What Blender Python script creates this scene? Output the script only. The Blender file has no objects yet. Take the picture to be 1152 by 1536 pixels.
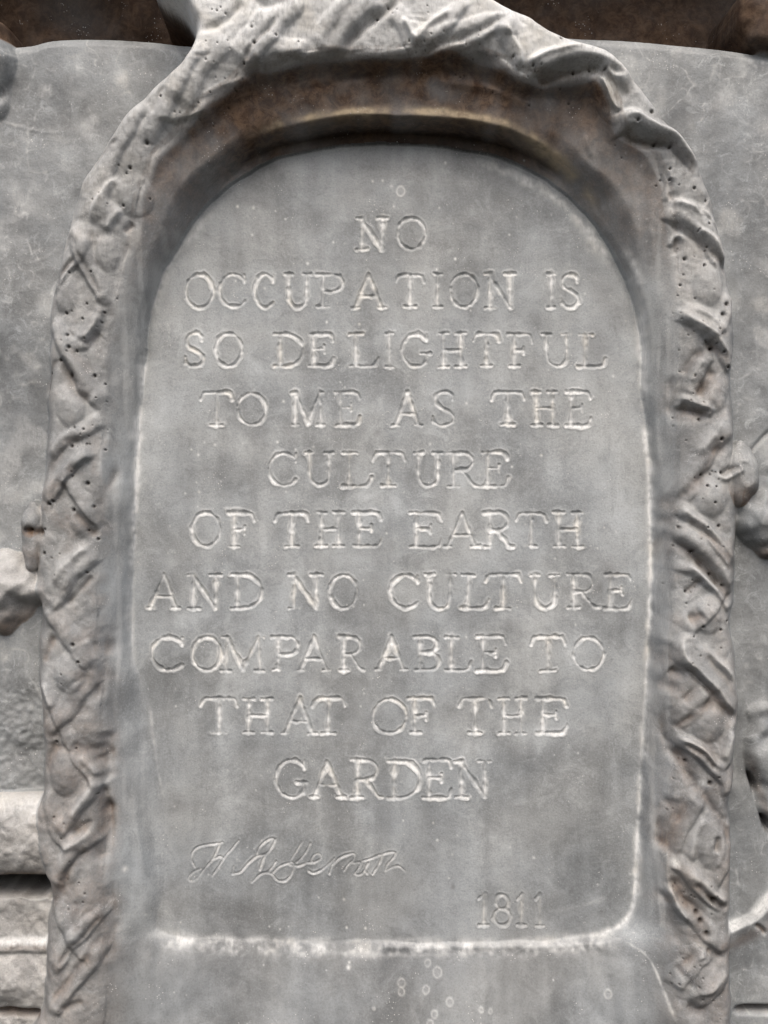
import bpy, math
import numpy as np
# ---------------------------------------------------------------- camera, world, sun
S = 0.0005            # metres per unit (one unit = one photo pixel on the tablet face)
CU, CV, D = 576.0, 768.0, 1700.0
Z0 = 1.25             # height of the picture centre above the ground
scn = bpy.context.scene
cam_d = bpy.data.cameras.new('camera'); cam = bpy.data.objects.new('camera', cam_d)
scn.collection.objects.link(cam); scn.camera = cam
cam.location = (0, -D*S, Z0); cam.rotation_euler = (math.radians(90), 0, 0)
cam_d.sensor_fit = 'VERTICAL'; cam_d.sensor_height = 24
cam_d.lens = 24*D/1536.0
cam_d.clip_start = 0.01; cam_d.clip_end = 500
SUN_EL, SUN_AZ = 54.0, 2.0          # azimuth measured from the camera side, + to the left
w = bpy.data.worlds.new('World'); scn.world = w; w.use_nodes = True
nt = w.node_tree; bg = nt.nodes['Background']
sky = nt.nodes.new('ShaderNodeTexSky'); sky.sky_type = 'NISHITA'; sky.sun_disc = False
sky.sun_elevation = math.radians(SUN_EL); sky.sun_rotation = math.radians(180+SUN_AZ)
sky.air_density = 1.0; sky.dust_density = 6.0; sky.ozone_density = 0.6
nt.links.new(sky.outputs[0], bg.inputs[0]); bg.inputs[1].default_value = 0.15
sl = bpy.data.lights.new('sun', 'SUN'); sun = bpy.data.objects.new('sun', sl)
scn.collection.objects.link(sun)
sl.energy = 0.9; sl.angle = math.radians(34); sl.color = (1.0, 0.99, 0.965)
sun.rotation_euler = (math.radians(90-SUN_EL), 0, math.radians(-SUN_AZ))
sun.location = (0, -2, 4)
scn.view_settings.view_transform = 'Standard'; scn.view_settings.look = 'None'
scn.view_settings.exposure = 0.37; scn.view_settings.gamma = 1

# ---------------------------------------------------------------- maps
rng = np.random.default_rng(7)
U0, V0, U1, V1 = -200, -220, 1352, 1756
NU, NV = U1-U0, V1-V0
U, V = np.meshgrid(np.arange(U0, U1, dtype=np.float32), np.arange(V0, V1, dtype=np.float32))
H = np.zeros((NV, NU), np.float32)
LIME_LIGHT = np.zeros_like(H); BROWN = np.zeros_like(H); DARK = np.zeros_like(H)  # first map also holds painted light, the other two painted shade

def sm(a, b, x):
    t = np.clip((x-a)/(b-a), 0, 1); return t*t*(3-2*t)
def P(pts, h):
    p = np.asarray(pts, float); c = np.array([CU, CV]); k = (D-h)/D
    return c+(p-c)*k
def cr(pts, step=4.0, closed=False):
    p = np.asarray(pts, float)
    if len(p) < 3 and not closed:
        n = max(2, int(np.hypot(*(p[1]-p[0]))/step)+1)
        return p[0]+(p[1]-p[0])*np.linspace(0, 1, n)[:, None]
    q = np.vstack([p[-1], p, p[0], p[1]]) if closed else np.vstack([2*p[0]-p[1], p, 2*p[-1]-p[-2]])
    out = []
    for i in range(1, len(q)-2):
        a, b, c, d = q[i-1], q[i], q[i+1], q[i+2]
        n = max(1, int(np.hypot(*(c-b))/step))
        t = (np.arange(n)/n)[:, None]
        out.append(0.5*((2*b)+(c-a)*t+(2*a-5*b+4*c-d)*t*t+(3*b-a-3*c+d)*t**3))
    if not closed: out.append(q[-2][None])
    return np.vstack(out)
def noise(scale, seed, su=None):
    r = np.random.default_rng(seed); su = su or scale
    gu, gv = int(NU/su)+4, int(NV/scale)+4
    g = r.standard_normal((gv, gu)).astype(np.float32)
    x = np.arange(NU)/su; y = np.arange(NV)/scale
    def wts(t):
        i = t.astype(int); f = (t-i).astype(np.float32)
        w_ = np.stack([(1-f)**3/6, (3*f**3-6*f**2+4)/6, (-3*f**3+3*f**2+3*f+1)/6, f**3/6])
        return i, w_
    iy, wy = wts(y); ix, wx = wts(x)
    A = sum(wy[k][:, None]*g[iy+k] for k in range(4))
    return 1.9*sum(wx[k][None]*A[:, ix+k] for k in range(4))
def bil(m, x, y):
    x = np.clip(x, 0, m.shape[1]-1.001); y = np.clip(y, 0, m.shape[0]-1.001)
    i = x.astype(int); j = y.astype(int); f = (x-i); g = (y-j)
    return (m[j, i]*(1-f)+m[j, i+1]*f)*(1-g)+(m[j+1, i]*(1-f)+m[j+1, i+1]*f)*g
def sdf(poly):
    k = 4
    uu, vv = np.meshgrid(np.arange(U0, U1+k, k, dtype=np.float32), np.arange(V0, V1+k, k, dtype=np.float32))
    d2 = np.full(uu.shape, 1e12, np.float32); ins = np.zeros(uu.shape, bool)
    for a, b in zip(poly, np.roll(poly, -1, 0)):
        e = b-a; L = e@e+1e-9
        t = np.clip(((uu-a[0])*e[0]+(vv-a[1])*e[1])/L, 0, 1)
        d2 = np.minimum(d2, (uu-a[0]-t*e[0])**2+(vv-a[1]-t*e[1])**2)
        if a[1] != b[1]:
            c = ((a[1] > vv) != (b[1] > vv)) & (uu < (b[0]-a[0])*(vv-a[1])/(b[1]-a[1])+a[0]); ins ^= c
    d = np.sqrt(d2); d = np.where(ins, d, -d)      # positive inside
    return bil(d, (U-U0)/k, (V-V0)/k)
def window(pts, m):
    x0 = int(max(U0, np.floor(pts[:, 0].min()-m))); x1 = int(min(U1, np.ceil(pts[:, 0].max()+m)))
    y0 = int(max(V0, np.floor(pts[:, 1].min()-m))); y1 = int(min(V1, np.ceil(pts[:, 1].max()+m)))
    if x1 <= x0 or y1 <= y0: return None
    return (slice(y0-V0, y1-V0), slice(x0-U0, x1-U0))
def pline(pts, m):
    """window, distance, side (+ to the right of travel as seen in the picture), parameter 0..1"""
    sl_ = window(pts, m)
    if sl_ is None: return None
    u = U[sl_]; v = V[sl_]
    best = np.full(u.shape, 1e12, np.float32); side = np.zeros_like(best); par = np.zeros_like(best)
    seg = np.hypot(*(pts[1:]-pts[:-1]).T); cum = np.concatenate([[0], np.cumsum(seg)]); tot = cum[-1]+1e-9
    for k in range(len(pts)-1):
        a, b = pts[k], pts[k+1]; e = b-a; L = e@e+1e-9
        t = np.clip(((u-a[0])*e[0]+(v-a[1])*e[1])/L, 0, 1)
        dx = u-a[0]-t*e[0]; dy = v-a[1]-t*e[1]; d2 = dx*dx+dy*dy
        m_ = d2 < best
        best = np.where(m_, d2, best)
        side = np.where(m_, np.sign(e[0]*dy-e[1]*dx), side)
        par = np.where(m_, (cum[k]+t*seg[k])/tot, par)
    return sl_, np.sqrt(best), side, par
def endfade(t, f=0.18):
    return sm(-0.02, f, t)*sm(-0.02, f, 1-t)

# ---------------------------------------------------------------- outlines (where things stand, corrected for their depth)
T = cr([(262,375),(248,400),(232,440),(222,480),(216,540),(211,600),(207,680),(203,760),(199,840),(197,920),(200,980),(210,1040),
  (222,1110),(236,1190),(244,1250),(246,1310),(240,1370),(236,1392),(250,1401),(300,1405),(450,1410),(700,1412),(850,1407),(905,1400),(938,1382),
  (952,1345),(955,1280),(960,1200),(966,1100),(972,1000),(976,900),(977,800),(974,700),(968,640),(964,580),(962,520),(955,470),
  (940,420),(915,370),(880,320),(845,287),(800,258),(750,236),(700,224),(640,218),(570,216),(500,220),(450,229),(400,244),(360,266),
  (320,298),(285,340)], 9, True)
Gi = [(150,1640),(155,1536),(158,1400),(155,1300),(150,1200),(150,1100),(145,1000),(145,900),(148,800),(152,700),(155,600),(160,520),
  (172,450),(190,380),(206,300),(225,245),(255,200),(300,155),(345,115),(372,90),(400,88),(440,80),(475,72),(520,70),(570,72),(620,68),
  (680,62),(735,75),(780,105),(800,107),(860,107),(900,112),(925,150),(935,190),(975,220),(1000,260),(1005,320),(1015,380),(1018,460),
  (1025,540),(1022,620),(1022,700),(1014,760),(1010,830),(1012,920),(1005,1000),(1015,1100),(1010,1200),(1000,1290),(1003,1340),
  (1018,1400),(1018,1460),(1015,1536),(1015,1640)]
Go = [(66,1700),(66,1500),(68,1400),(75,1340),(70,1300),(62,1250),(60,1180),(62,1120),(60,1060),(56,1000),(58,940),(60,880),(56,850),
  (54,800),(60,750),(66,690),(68,600),(72,520),(76,450),(88,390),(100,345),(108,310),(122,270),(150,225),(185,175),(225,135),(262,105),
  (288,70),(292,50),(270,18),(245,0),(225,-30),(300,-90),(480,-100),(650,-60),(730,0),(790,28),(832,52),(872,64),(905,82),(950,125),
  (1000,175),(1035,225),(1065,285),(1080,345),(1092,410),(1102,470),(1104,520),(1098,560),(1104,630),(1108,700),(1108,760),(1104,850),
  (1104,900),(1096,940),(1106,990),(1108,1060),(1104,1150),(1098,1220),(1098,1350),(1096,1450),(1100,1536),(1100,1700)]
def crest_at(v): return 74+50*(1-sm(40, 430, np.asarray(v, float)))
def PV(pts, off=0.0):
    p = np.asarray(pts, float)
    return np.array([P(q, crest_at(q[1])+off) for q in p])
GI = cr(PV(Gi, -8), 9, True); GO = cr(np.array([P(q, 50+0.55*(crest_at(q[1])-74)) for q in Go]), 9, True)
dT = sdf(T); dI = sdf(GI); dO = sdf(GO)

HP = 32.0                                            # panel plane
CREST = crest_at(V).astype(np.float32)
n60, n25, n10, n4 = noise(60, 1), noise(25, 2), noise(10, 3), noise(4, 4)
# wobble the edges a little so that nothing is drawn with a ruler
dT = dT+0.9*n25+0.4*n10; dI = dI+1.6*n25; dO = dO+1.2*n25+0.5*n10
# panel and the shaded recess above it
rim = cr(P([(-300,75),(0,70),(85,57),(190,56),(285,68),(400,78),(700,50),(840,52),(950,58),(1050,68),(1152,82),(1500,140)], HP), 8)
rimv = np.interp(U[0], rim[:, 0], rim[:, 1])[None]
panel = HP+1.8*n60+0.6*n25+0.16*n10+.1*n4
dr = V-rimv                                         # positive below the rim
panel = panel-7*(1-sm(0, 14, dr))
recess = -100+9*n60+5*n25+1.2*n10
shade_overhang = 1-sm(-185, -150, V)  # unseen overhang added above the frame to shade the recess
recess = recess*(1-shade_overhang)+118*shade_overhang
wallH = np.where(dr > -6, panel+(recess-panel)*sm(0, 1, -dr/6.0), recess)
# mouldings on the lower left
left = U < 200
def L_(v): return P([(0, v)], HP)[0, 1]
v0, v1 = L_(1186), L_(1311)
roll = np.sqrt(np.clip(1-((V-(v0+v1)/2)/((v1-v0)/2))**2, 0, 1))
lw = HP+34*roll+0.8*n10
slot = sm(v1-1, v1+5, V)*(1-sm(L_(1338), L_(1347), V+3*n10))
lw = lw-150*slot
SLOT = slot*left*(V > v0)
lw = lw+6*sm(L_(1405), L_(1416), V)*(1-sm(L_(1424), L_(1432), V))
lw = lw+14*np.sin(np.clip((V-L_(1428))/(L_(1514)-L_(1428)), 0, 1)*np.pi)
lw = lw-26*np.exp(-((V-L_(1519)-0.015*(U-40))/4.0)**2)
wallH = np.where(left & (V > v0), lw+0.6*n25, wallH)
LIME_LIGHT += left*(V > v0)*(0.5*np.exp(-((V-L_(1200))/16)**2)+0.75*np.exp(-((V-L_(1412))/9)**2))*(dO < 4)
DARK += 1.0*SLOT*(dO < 4)+0.70*(dr < -2)*(dO < 2)  # shade of the slot and of the recess, painted in dark
BROWN += left*(V > v0)*(0.7*np.exp(-((V-L_(1308))/7)**2)+0.8*np.exp(-((V-L_(1418))/5)**2)+0.9*np.exp(-((V-L_(1519))/5)**2))*(dO < 4)
# lower right: ledge, crack, crevice
right = U > 900
rl = cr(P([(1092,1388),(1115,1378),(1135,1366),(1160,1335),(1200,1290)], HP), 6)
w_ = pline(rl, 240)
dd = w_[1]*w_[2]
wallH[w_[0]] += (18*sm(-3, 5, dd)*np.exp(-np.clip(dd, 0, None)/40))*(right[w_[0]])
LIME_LIGHT[w_[0]] += 0.7*np.clip(.7+.5*n10[w_[0]]+.4*n25[w_[0]], 0, 1.2)*np.exp(-(dd/7.0)**2)*right[w_[0]]
BROWN[w_[0]] += 0.35*np.exp(-((dd-24)/9.0)**2)*right[w_[0]]
def rcut(pts, wd, depth, brown=0.6, dark=0.0):
    r = pline(cr(P(pts, HP), 5), wd*4+4)
    g = np.exp(-(r[1]/wd)**2)*endfade(r[3], .25); wallH[r[0]] -= depth*g
    BROWN[r[0]] += brown*g; DARK[r[0]] += dark*g
rcut([(1098,1516),(1125,1513),(1180,1515)], 4.5, 34)
rcut([(1121,1120),(1126,1145),(1135,1175),(1146,1208),(1160,1260)], 6, 46, 0.3, 0.3)
rcut([(1128,1382),(1140,1390),(1146,1400)], 2.5, 9)
rcut([(1112,700),(1130,672),(1160,640)], 3, 4, 0.1)
# an old seam running over the upper left panel
rcut([(-40,168),(0,182),(40,193),(75,199),(110,196)], 2.0, -0.7, -0.1)
r = pline(cr(P([(-40,168),(0,182),(40,193),(75,199),(110,196)], HP), 5), 12); LIME_LIGHT[r[0]] += 0.22*np.clip(.2+n25[r[0]]+.6*n10[r[0]], 0, 1.3)*np.exp(-(r[1]/2.5)**2)
# relief shapes cut off by the left and right edges of the picture
FRUIT = np.zeros(H.shape, np.int16)
def lump(c, ru, rv, rot, hh, idn, cut=None, pw=0.55):
    p = P([c], HP+hh*0.5)[0]; a = math.radians(rot)
    x = ((U-p[0])*math.cos(a)+(V-p[1])*math.sin(a))/ru; y = (-(U-p[0])*math.sin(a)+(V-p[1])*math.cos(a))/rv
    q = 1-(x*x+y*y); q = np.where(q > -.4, q+.14*n25+.05*n10, -1)
    add = hh*np.clip(q, 0, 1)**pw
    m = (q > 0)
    if cut is not None: m &= cut
    np.copyto(wallH, np.maximum(wallH, HP-4+add+(2.2*n25+1.0*n10)*np.clip(q*4, 0, 1)), where=m)
    FRUIT[m & (add > 3)] = idn
    return m, x, y
m, x, y = lump((-14,888), 78, 62, -16, 46, 1, pw=.75)
LIME_LIGHT += m*0.25*np.exp(-((y+0.75)/0.22)**2)*np.clip(.6+n10, 0, 1.2)  # lit top of the bulb painted pale
BROWN += m*0.6*sm(0.35, 0.95, y)  # shaded underside of the bulb painted brown
m, x, y = lump((1150,772), 46, 62, -14, 44, 2)
BROWN += m*0.5*sm(0.5, 0.95, y)  # dark underside painted in brown as shade
m, x, y = lump((1196,716), 60, 88, 20, 16, 2, pw=.9)
m, x, y = lump((-16,92), 34, 84, -6, 34, 3, pw=.8)
m, x, y = lump((1190,1170), 60, 110, -18, 22, 4, pw=.9)
m, x, y = lump((1168,22), 60, 50, 35, 30, 5)
rough = left*sm(985, 1060, V)*(1-sm(v0-6, v0+6, V))
wallH = wallH+rough*(1.8*n25+0.5*n10+0.6*n4)+left*(V > v0)*(0.4*n10+0.6*n4)

# garland roll
a = dO/(np.maximum(dO, 0)+np.maximum(-dI, 0)+1e-3)    # 0 at outer edge, 1 at inner edge
a = np.clip(a, 0, 1)
aw = np.clip(dO/np.clip(0.42*(np.maximum(dO, 0)+np.maximum(-dI, 0)), 4, 24), 0, 1)
rise = 1-(1-aw)**2.6
fall = 12*np.clip((a-0.5)/0.5, 0, 1)**2
gb = np.clip(wallH, HP-2, CREST-8)
garl = gb+(CREST-gb)*rise-fall
# niche reveal
inside = np.maximum(dI, 0)
r_ = np.clip(-dT, 0, None)/(np.clip(-dT, 0, None)+inside+1e-3)
top = 1-sm(300, 470, V+0.0*U)
arcn = (1-sm(238, 300, V))                         # where the undercut step over the tablet is
mid = np.exp(-((U-610)/230.0)**4)
soff = 52*mid*arcn
ti = np.clip(-dT, 0, None)
edge = CREST-12
bott = sm(1405, 1430, V)
fil = 0.14*(1-sm(980, 1080, V)*(U < 576))
side_prof = edge*(fil*sm(0, 9, ti)+(1-fil)*(r_**1.0))
side_prof = side_prof*(1-bott)+bott*(edge*0.92*(r_**0.82))
steep = edge*(0.30*sm(0, 9, ti)+0.70*(r_**0.75))
st = 1-sm(430, 640, V)
side_prof = side_prof*(1-st)+steep*st
cw = (1-sm(250, 470, V))                           # the arch overhangs a hollow cove
cove = soff*sm(0, 19, ti)+(48-soff)*sm(0, .42, r_)+26*np.clip((r_-.12)/.78, 0, 1)+(edge-74)*sm(0.74, 1.0, r_+.03*n25)**.9+2*mid*arcn*np.exp(-((ti-25)/8)**2)-80*mid*arcn*np.exp(-((ti-10)/10.0)**4)
step = side_prof*(1-cw)+cw*np.maximum(cove, 0)
reveal = step
tab = 0.9*n60+0.35*n25+0.10*n10-1.6*sm(0, 40, dT)
tab = tab-7.5*np.exp(-np.clip(dT, 0, None)/9.0)*(1-sm(520, 640, V))
# low ridge (fillet) of the tablet edge on the left and right
H = np.where(dO > 0, garl, wallH)
H = np.where(dI > 0, reveal+0.9*n25*np.clip(ti/20, 0, 1)+0.25*n10, H)
H = np.where(dT > 0, tab, H)
# soften the junctions with a small blur

def blur(m, k):
    for _ in range(k):
        m = (np.roll(m, 1, 0)+2*m+np.roll(m, -1, 0))/4; m = (np.roll(m, 1, 1)+2*m+np.roll(m, -1, 1))/4
    return m
H = blur(H, 3)
def soften(c, ru, rv, n):
    w_ = (slice(int(c[1]-rv-60-V0), int(c[1]+rv+60-V0)), slice(int(c[0]-ru-60-U0), int(c[0]+ru+60-U0)))
    k = 1-sm(0.6, 1.0, np.hypot((U[w_]-c[0])/ru, (V[w_]-c[1])/rv)); B = blur(H[w_].copy(), n)
    H[w_] += (B-H[w_])*k
soften((224,1190), 52, 215, 170); soften((200,1455), 75, 95, 90); soften((985,1460), 60, 90, 90)
on_g = sm(-1, 6, dO)*sm(-14, -2, -dI)                 # garland mask incl. a bit of the reveal
# rough cast skin of the garland
H += on_g*(0.8*n25+0.30*n10+0.12*n4)

n25b = noise(25, 62); n12 = noise(12, 63); n12b = noise(12, 64)
def wob(p, a_=2.0, b_=0.5):
    x, y = p[:, 0]-U0, p[:, 1]-V0
    return p+a_*np.stack([bil(n25, x, y), bil(n25b, x, y)], -1)+b_*np.stack([bil(n12, x, y), bil(n12b, x, y)], -1)
# ---------------------------------------------------------------- garland: ribbons, ridges, creases, pits
RIB = np.zeros(H.shape, np.int16); nrib = 0
def ribbon(pts, wd, hh=6.0, curl=2.0):
    """a flat band laid over the roll: sharp lower edge, rolled borders"""
    global nrib
    p = wob(cr(PV(pts), 4)); r = pline(p, wd)
    k = endfade(r[3], .12); sg = r[1]*r[2]*(1 if p[-1, 0] > p[0, 0] else -1); d = r[1]; hw = wd*0.5*(1+.16*n25b[r[0]]+.07*n12[r[0]])
    x = np.clip((sg+hw)/(2*hw), 0, 1)                 # 0 at the upper border, 1 at the lower
    prof = (0.42+0.58*x)*np.clip(1-(np.abs(sg)/(hw+1.5))**2.4, 0, 1)**.62
    lip = np.exp(-((sg+hw-3.0)/4.0)**2)*0.5
    hh = hh*2.0; curl = curl*(1.0 if curl > 2.5 else 0.7)
    m = (dO[r[0]] > 1)
    H[r[0]] += (hh*prof+curl*lip)*k*sm(0, 5, dO[r[0]])
    nrib += 1
    RIB[r[0]] = np.where((d < wd*0.5) & m & (dI[r[0]] < 16), nrib, RIB[r[0]])
def ridge(pts, wd=5, hh=5, asym=0.0, lime=0.22):
    """asym>0: drops sharply on the right hand of travel, <0 on the left"""
    wd = wd*1.3; hh = hh*1.25; p = wob(cr(PV(pts), 4)); r = pline(p, wd*6+8); d = r[1]*r[2]*(1 if asym >= 0 else -1)
    if asym == 0: g = np.exp(-(d/wd)**2)
    else: g = np.where(d > 0, np.exp(-(d/(wd*0.45))**2), np.exp(-np.abs(d)/(wd*2.2)))
    g = g*endfade(r[3]); H[r[0]] += hh*g*sm(-2, 5, dO[r[0]])
    LIME_LIGHT[r[0]] += lime*np.exp(-(d/(wd*0.9))**2)*endfade(r[3])
def crease(pts, wd=4, dp=6, brown=0.5, dark=0.12):
    wd = wd*1.35; dp = dp*1.35; brown = brown*.75
    p = wob(cr(PV(pts, -4), 4)); r = pline(p, wd*4+4); g = np.exp(-(np.abs(r[1])/wd)**1.7)*endfade(r[3])
    g = g*(0.85+0.25*n10[r[0]]); H[r[0]] -= dp*g*.9
    BROWN[r[0]] += brown*g; DARK[r[0]] += dark*g
def pit(c, rad=1.8, dp=5, h=None):
    rad = rad*rng.uniform(.62, .95)
    p = PV([c]) if h is None else P([c], h); r = window(p, rad*4+2)
    if r is None: return
    q = ((U[r]-p[0, 0])**2+(V[r]-p[0, 1])**2)/rad**2
    H[r] -= dp*np.exp(-q); DARK[r] += 1.0*np.exp(-q*0.8)

# --- left side, top to bottom
ribbon([(300,60),(262,110),(238,160),(214,215)], 30, 4)
ribbon([(214,150),(180,200),(150,262),(140,330)], 34, 4)
ribbon([(112,330),(124,372),(146,420),(162,462)], 24, 5)
ribbon([(128,348),(104,392),(74,440)], 22, 4)
ribbon([(156,462),(128,505),(112,520)], 18, 4)
ribbon([(78,478),(104,530),(134,574),(160,606)], 25, 6)
ribbon([(152,628),(108,655),(74,690)], 20, 4)
ribbon([(136,676),(96,712),(62,752)], 22, 7)
ribbon([(100,716),(126,752),(150,792)], 18, 4)
ribbon([(144,826),(112,856),(66,908)], 30, 5)
ribbon([(70,906),(104,950),(140,1000)], 26, 4)
ribbon([(146,1012),(110,1052),(66,1100)], 24, 4)
ribbon([(64,1010),(84,1070),(104,1110)], 18, 3.5)
ribbon([(96,1100),(126,1140),(152,1180)], 22, 4)
ribbon([(150,1168),(118,1208),(84,1246)], 20, 5)
ribbon([(144,1244),(106,1282),(76,1330)], 22, 6)
ribbon([(68,1180),(84,1240),(110,1270)], 20, 3)
ribbon([(156,1366),(112,1406),(72,1452)], 22, 5)
ribbon([(82,1350),(108,1400),(140,1440)], 18, 3)
ribbon([(150,1412),(112,1470),(72,1520)], 26, 5)
# --- top
ribbon([(330,44),(300,90),(262,150)], 40, 4)
ribbon([(440,-10),(400,40),(362,92)], 38, 5)
ribbon([(376,84),(410,66),(462,72)], 24, 5)
ribbon([(560,-20),(520,24),(484,72)], 44, 5)
ribbon([(590,10),(612,40),(630,62)], 26, 3)
ribbon([(700,4),(660,34),(622,58)], 22, 5)
ribbon([(780,30),(720,38),(640,62)], 30, 5)
ribbon([(756,30),(776,66),(784,104)], 34, 4)
ribbon([(790,104),(826,88),(866,78),(912,88),(952,122)], 24, 9, 3)
ribbon([(892,104),(914,142),(940,168)], 26, 3)
ribbon([(922,180),(952,178),(988,194),(1020,214),(1050,256)], 24, 9, 3)
# --- right side
ribbon([(1008,236),(1012,270),(1004,300)], 22, 3)
ribbon([(998,306),(1030,322),(1062,352),(1090,396)], 30, 7, 3)
ribbon([(1074,300),(1062,330),(1080,350)], 20, 3)
ribbon([(1018,462),(1050,482),(1080,512),(1100,560)], 24, 7, 3)
ribbon([(1098,440),(1082,478),(1060,500)], 18, 4)
ribbon([(1064,528),(1048,552),(1030,586)], 22, 4)
ribbon([(1022,596),(1046,606),(1068,624)], 14, 5)
ribbon([(1100,620),(1076,660),(1042,710),(1020,748)], 28, 5)
ribbon([(1016,758),(1044,778),(1076,812),(1102,850)], 20, 5)
ribbon([(1018,786),(1048,812),(1080,848),(1104,886)], 28, 7, 3)
ribbon([(1010,846),(1044,862),(1078,892),(1098,920)], 14, 4)
ribbon([(1098,880),(1060,912),(1024,948)], 28, 4)
ribbon([(1024,956),(1040,984),(1070,1020),(1106,1072)], 32, 6, 4)
ribbon([(1070,1026),(1042,1058),(1016,1090)], 26, 4)
ribbon([(1018,1108),(1050,1134),(1082,1170),(1096,1200)], 24, 6, 3)
ribbon([(1108,1080),(1096,1120),(1078,1160)], 20, 5)
ribbon([(1052,1196),(1026,1236),(1006,1280)], 24, 4)
ribbon([(1094,1230),(1088,1280),(1064,1330)], 20, 4)
ribbon([(1010,1292),(1040,1318),(1090,1360)], 24, 6, 3)
ribbon([(1004,1330),(1030,1366),(1070,1400),(1092,1430)], 22, 5)
ribbon([(1060,1420),(1034,1456),(1014,1490)], 26, 4)
ribbon([(1096,1440),(1064,1478),(1040,1510)], 24, 4)

for p, wd, dp, br in [
  ([(1016,735),(1007,790),(1003,850)],6,9,.45), ([(1006,960),(1001,1000),(1010,1045)],7,11,.45), ([(1014,1060),(1006,1095),(1014,1130),(1022,1150)],6,9,.4),
  ([(1012,1195),(1002,1230),(995,1285)],7,10,.5), ([(1018,560),(1016,600),(1020,640)],6,6,.3), ([(996,1340),(1010,1370),(1022,1420)],6,6,.3),
  ([(148,940),(150,990),(146,1060)],7,8,.45), ([(150,1100),(156,1140),(158,1180)],8,9,.45), ([(156,1200),(156,1250),(148,1300)],7,9,.5), ([(160,690),(152,740),(150,800)],5,4,.3),
  ([(150,1330),(160,1400),(150,1450)],8,5,.35),
  ([(178,205),(160,224),(137,252)],2.5,5,.4), ([(198,333),(184,347)],3,5,.9), ([(108,347),(117,376),(137,408),(153,453)],3,5,.3),
  ([(137,342),(139,374),(153,406)],2.5,3,.25), ([(117,383),(102,404),(85,428)],2.6,5,.4), ([(150,495),(141,506),(129,516)],4,5,.4),
  ([(104,521),(124,542),(142,564)],4,5,.4), ([(91,540),(108,562),(127,589),(144,602)],6,8,.7), ([(91,540),(77,553),(68,591)],3.5,6,.7),
  ([(127,660),(104,669),(83,696),(72,716)],5,7,.6), ([(121,699),(98,718),(73,756)],5.5,8,.7), ([(111,765),(125,787),(144,809)],4,6,.6),
  ([(40,796),(51,798),(67,796)],4,6,.8), ([(138,863),(123,880),(98,909)],3,6,.5), ([(83,949),(74,970),(64,994)],4,4,.7),
  ([(131,962),(144,991)],4,7,.4), ([(138,1010),(122,1045),(128,1075)],8,5,.5), ([(85,1113),(75,1136),(68,1159)],5,6,.5),
  ([(108,1112),(140,1130),(152,1146)],9,7,.5), ([(137,1230),(118,1240),(103,1248)],4,6,.4), ([(152,1180),(152,1217),(146,1259)],5,9,.7),
  ([(131,1269),(108,1295),(88,1331),(75,1372)],6,6,.6), ([(113,1346),(119,1393)],4,5,.5), ([(155,1372),(111,1418),(88,1444)],3,5,.4),
  ([(152,1398),(108,1465),(72,1511)],5,6,.6), ([(124,1503),(90,1511)],4,5,.4),
  ([(246,125),(232,155),(228,172)],2.4,4,.3), ([(319,78),(303,84),(290,86)],1.6,2.5,.8), ([(420,23),(387,60),(363,89)],2.6,4,.7),
  ([(293,47),(335,31),(366,5)],4,5,.4), ([(370,-10),(400,8),(440,0)],5,4,.7), ([(534,0),(510,38),(487,71)],5,5,.15),
  ([(599,0),(566,24),(534,50),(516,71)],4,8,.9), ([(608,30),(649,30)],1.8,3,.4), ([(608,21),(640,22)],1.6,2,.2),
  ([(770,27),(711,47),(660,60),(625,68)],4,7,.7), ([(732,53),(737,77)],3,3,.3),
  ([(798,103),(823,112),(865,102),(896,98),(918,106),(945,120)],4,9,.9), ([(929,187),(951,205),(984,212),(1018,228),(1046,262)],5,10,.9),
  ([(1009,268),(1005,296),(1020,294)],2.6,5,.5), ([(1000,317),(1015,333),(1037,349),(1057,373),(1081,391),(1093,419)],4,8,.6),
  ([(1018,352),(1013,367),(1016,380)],4,5,.5), ([(1054,508),(1067,520),(1084,537),(1093,552)],4.5,8,.8),
  ([(1058,522),(1043,537),(1028,563)],4.5,6,.6), ([(1067,554),(1058,566),(1043,590)],6,7,.8), ([(1020,605),(1043,616),(1060,627)],6,8,.7),
  ([(1091,658),(1069,681),(1054,712),(1036,731),(1019,753)],6,6,.6), ([(1019,775),(1043,785),(1069,810),(1087,832),(1104,871)],5,6,.5),
  ([(1010,803),(1028,820),(1039,830),(1067,862),(1098,912)],6,10,.8), ([(1054,871),(1030,888)],3.5,5,.5), ([(1052,919),(1030,930)],6,6,.9),
  ([(1054,971),(1076,1006),(1106,1050)],4.5,7,.5), ([(1026,992),(1054,1026),(1076,1050),(1102,1083)],5,9,.8), ([(1006,1000),(1032,1017)],6,8,.3),
  ([(1069,1050),(1043,1071),(1017,1098)],4.5,8,.8), ([(1049,1032),(1026,1054)],4,5,.5), ([(1028,1116),(1052,1135),(1074,1158)],2.6,5,.4),
  ([(1015,1124),(1036,1164),(1058,1190)],6,9,.7), ([(1048,1180),(1062,1201),(1085,1238),(1090,1268)],4.5,7,.7),
  ([(1039,1199),(1020,1226),(1004,1282)],7,8,.8), ([(1076,1250),(1073,1275)],3,6,.5), ([(1039,1319),(1062,1340),(1090,1368)],4.5,7,.7),
  ([(1002,1317),(1020,1342),(1044,1365),(1060,1405)],6,10,.9), ([(1048,1426),(1020,1463)],5,7,.7), ([(1058,1420),(1080,1432)],3,6,.8),
  ([(1030,1512),(1060,1514)],8,6,.7)]:
    crease(p, wd, dp, br, 0.15)
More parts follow.
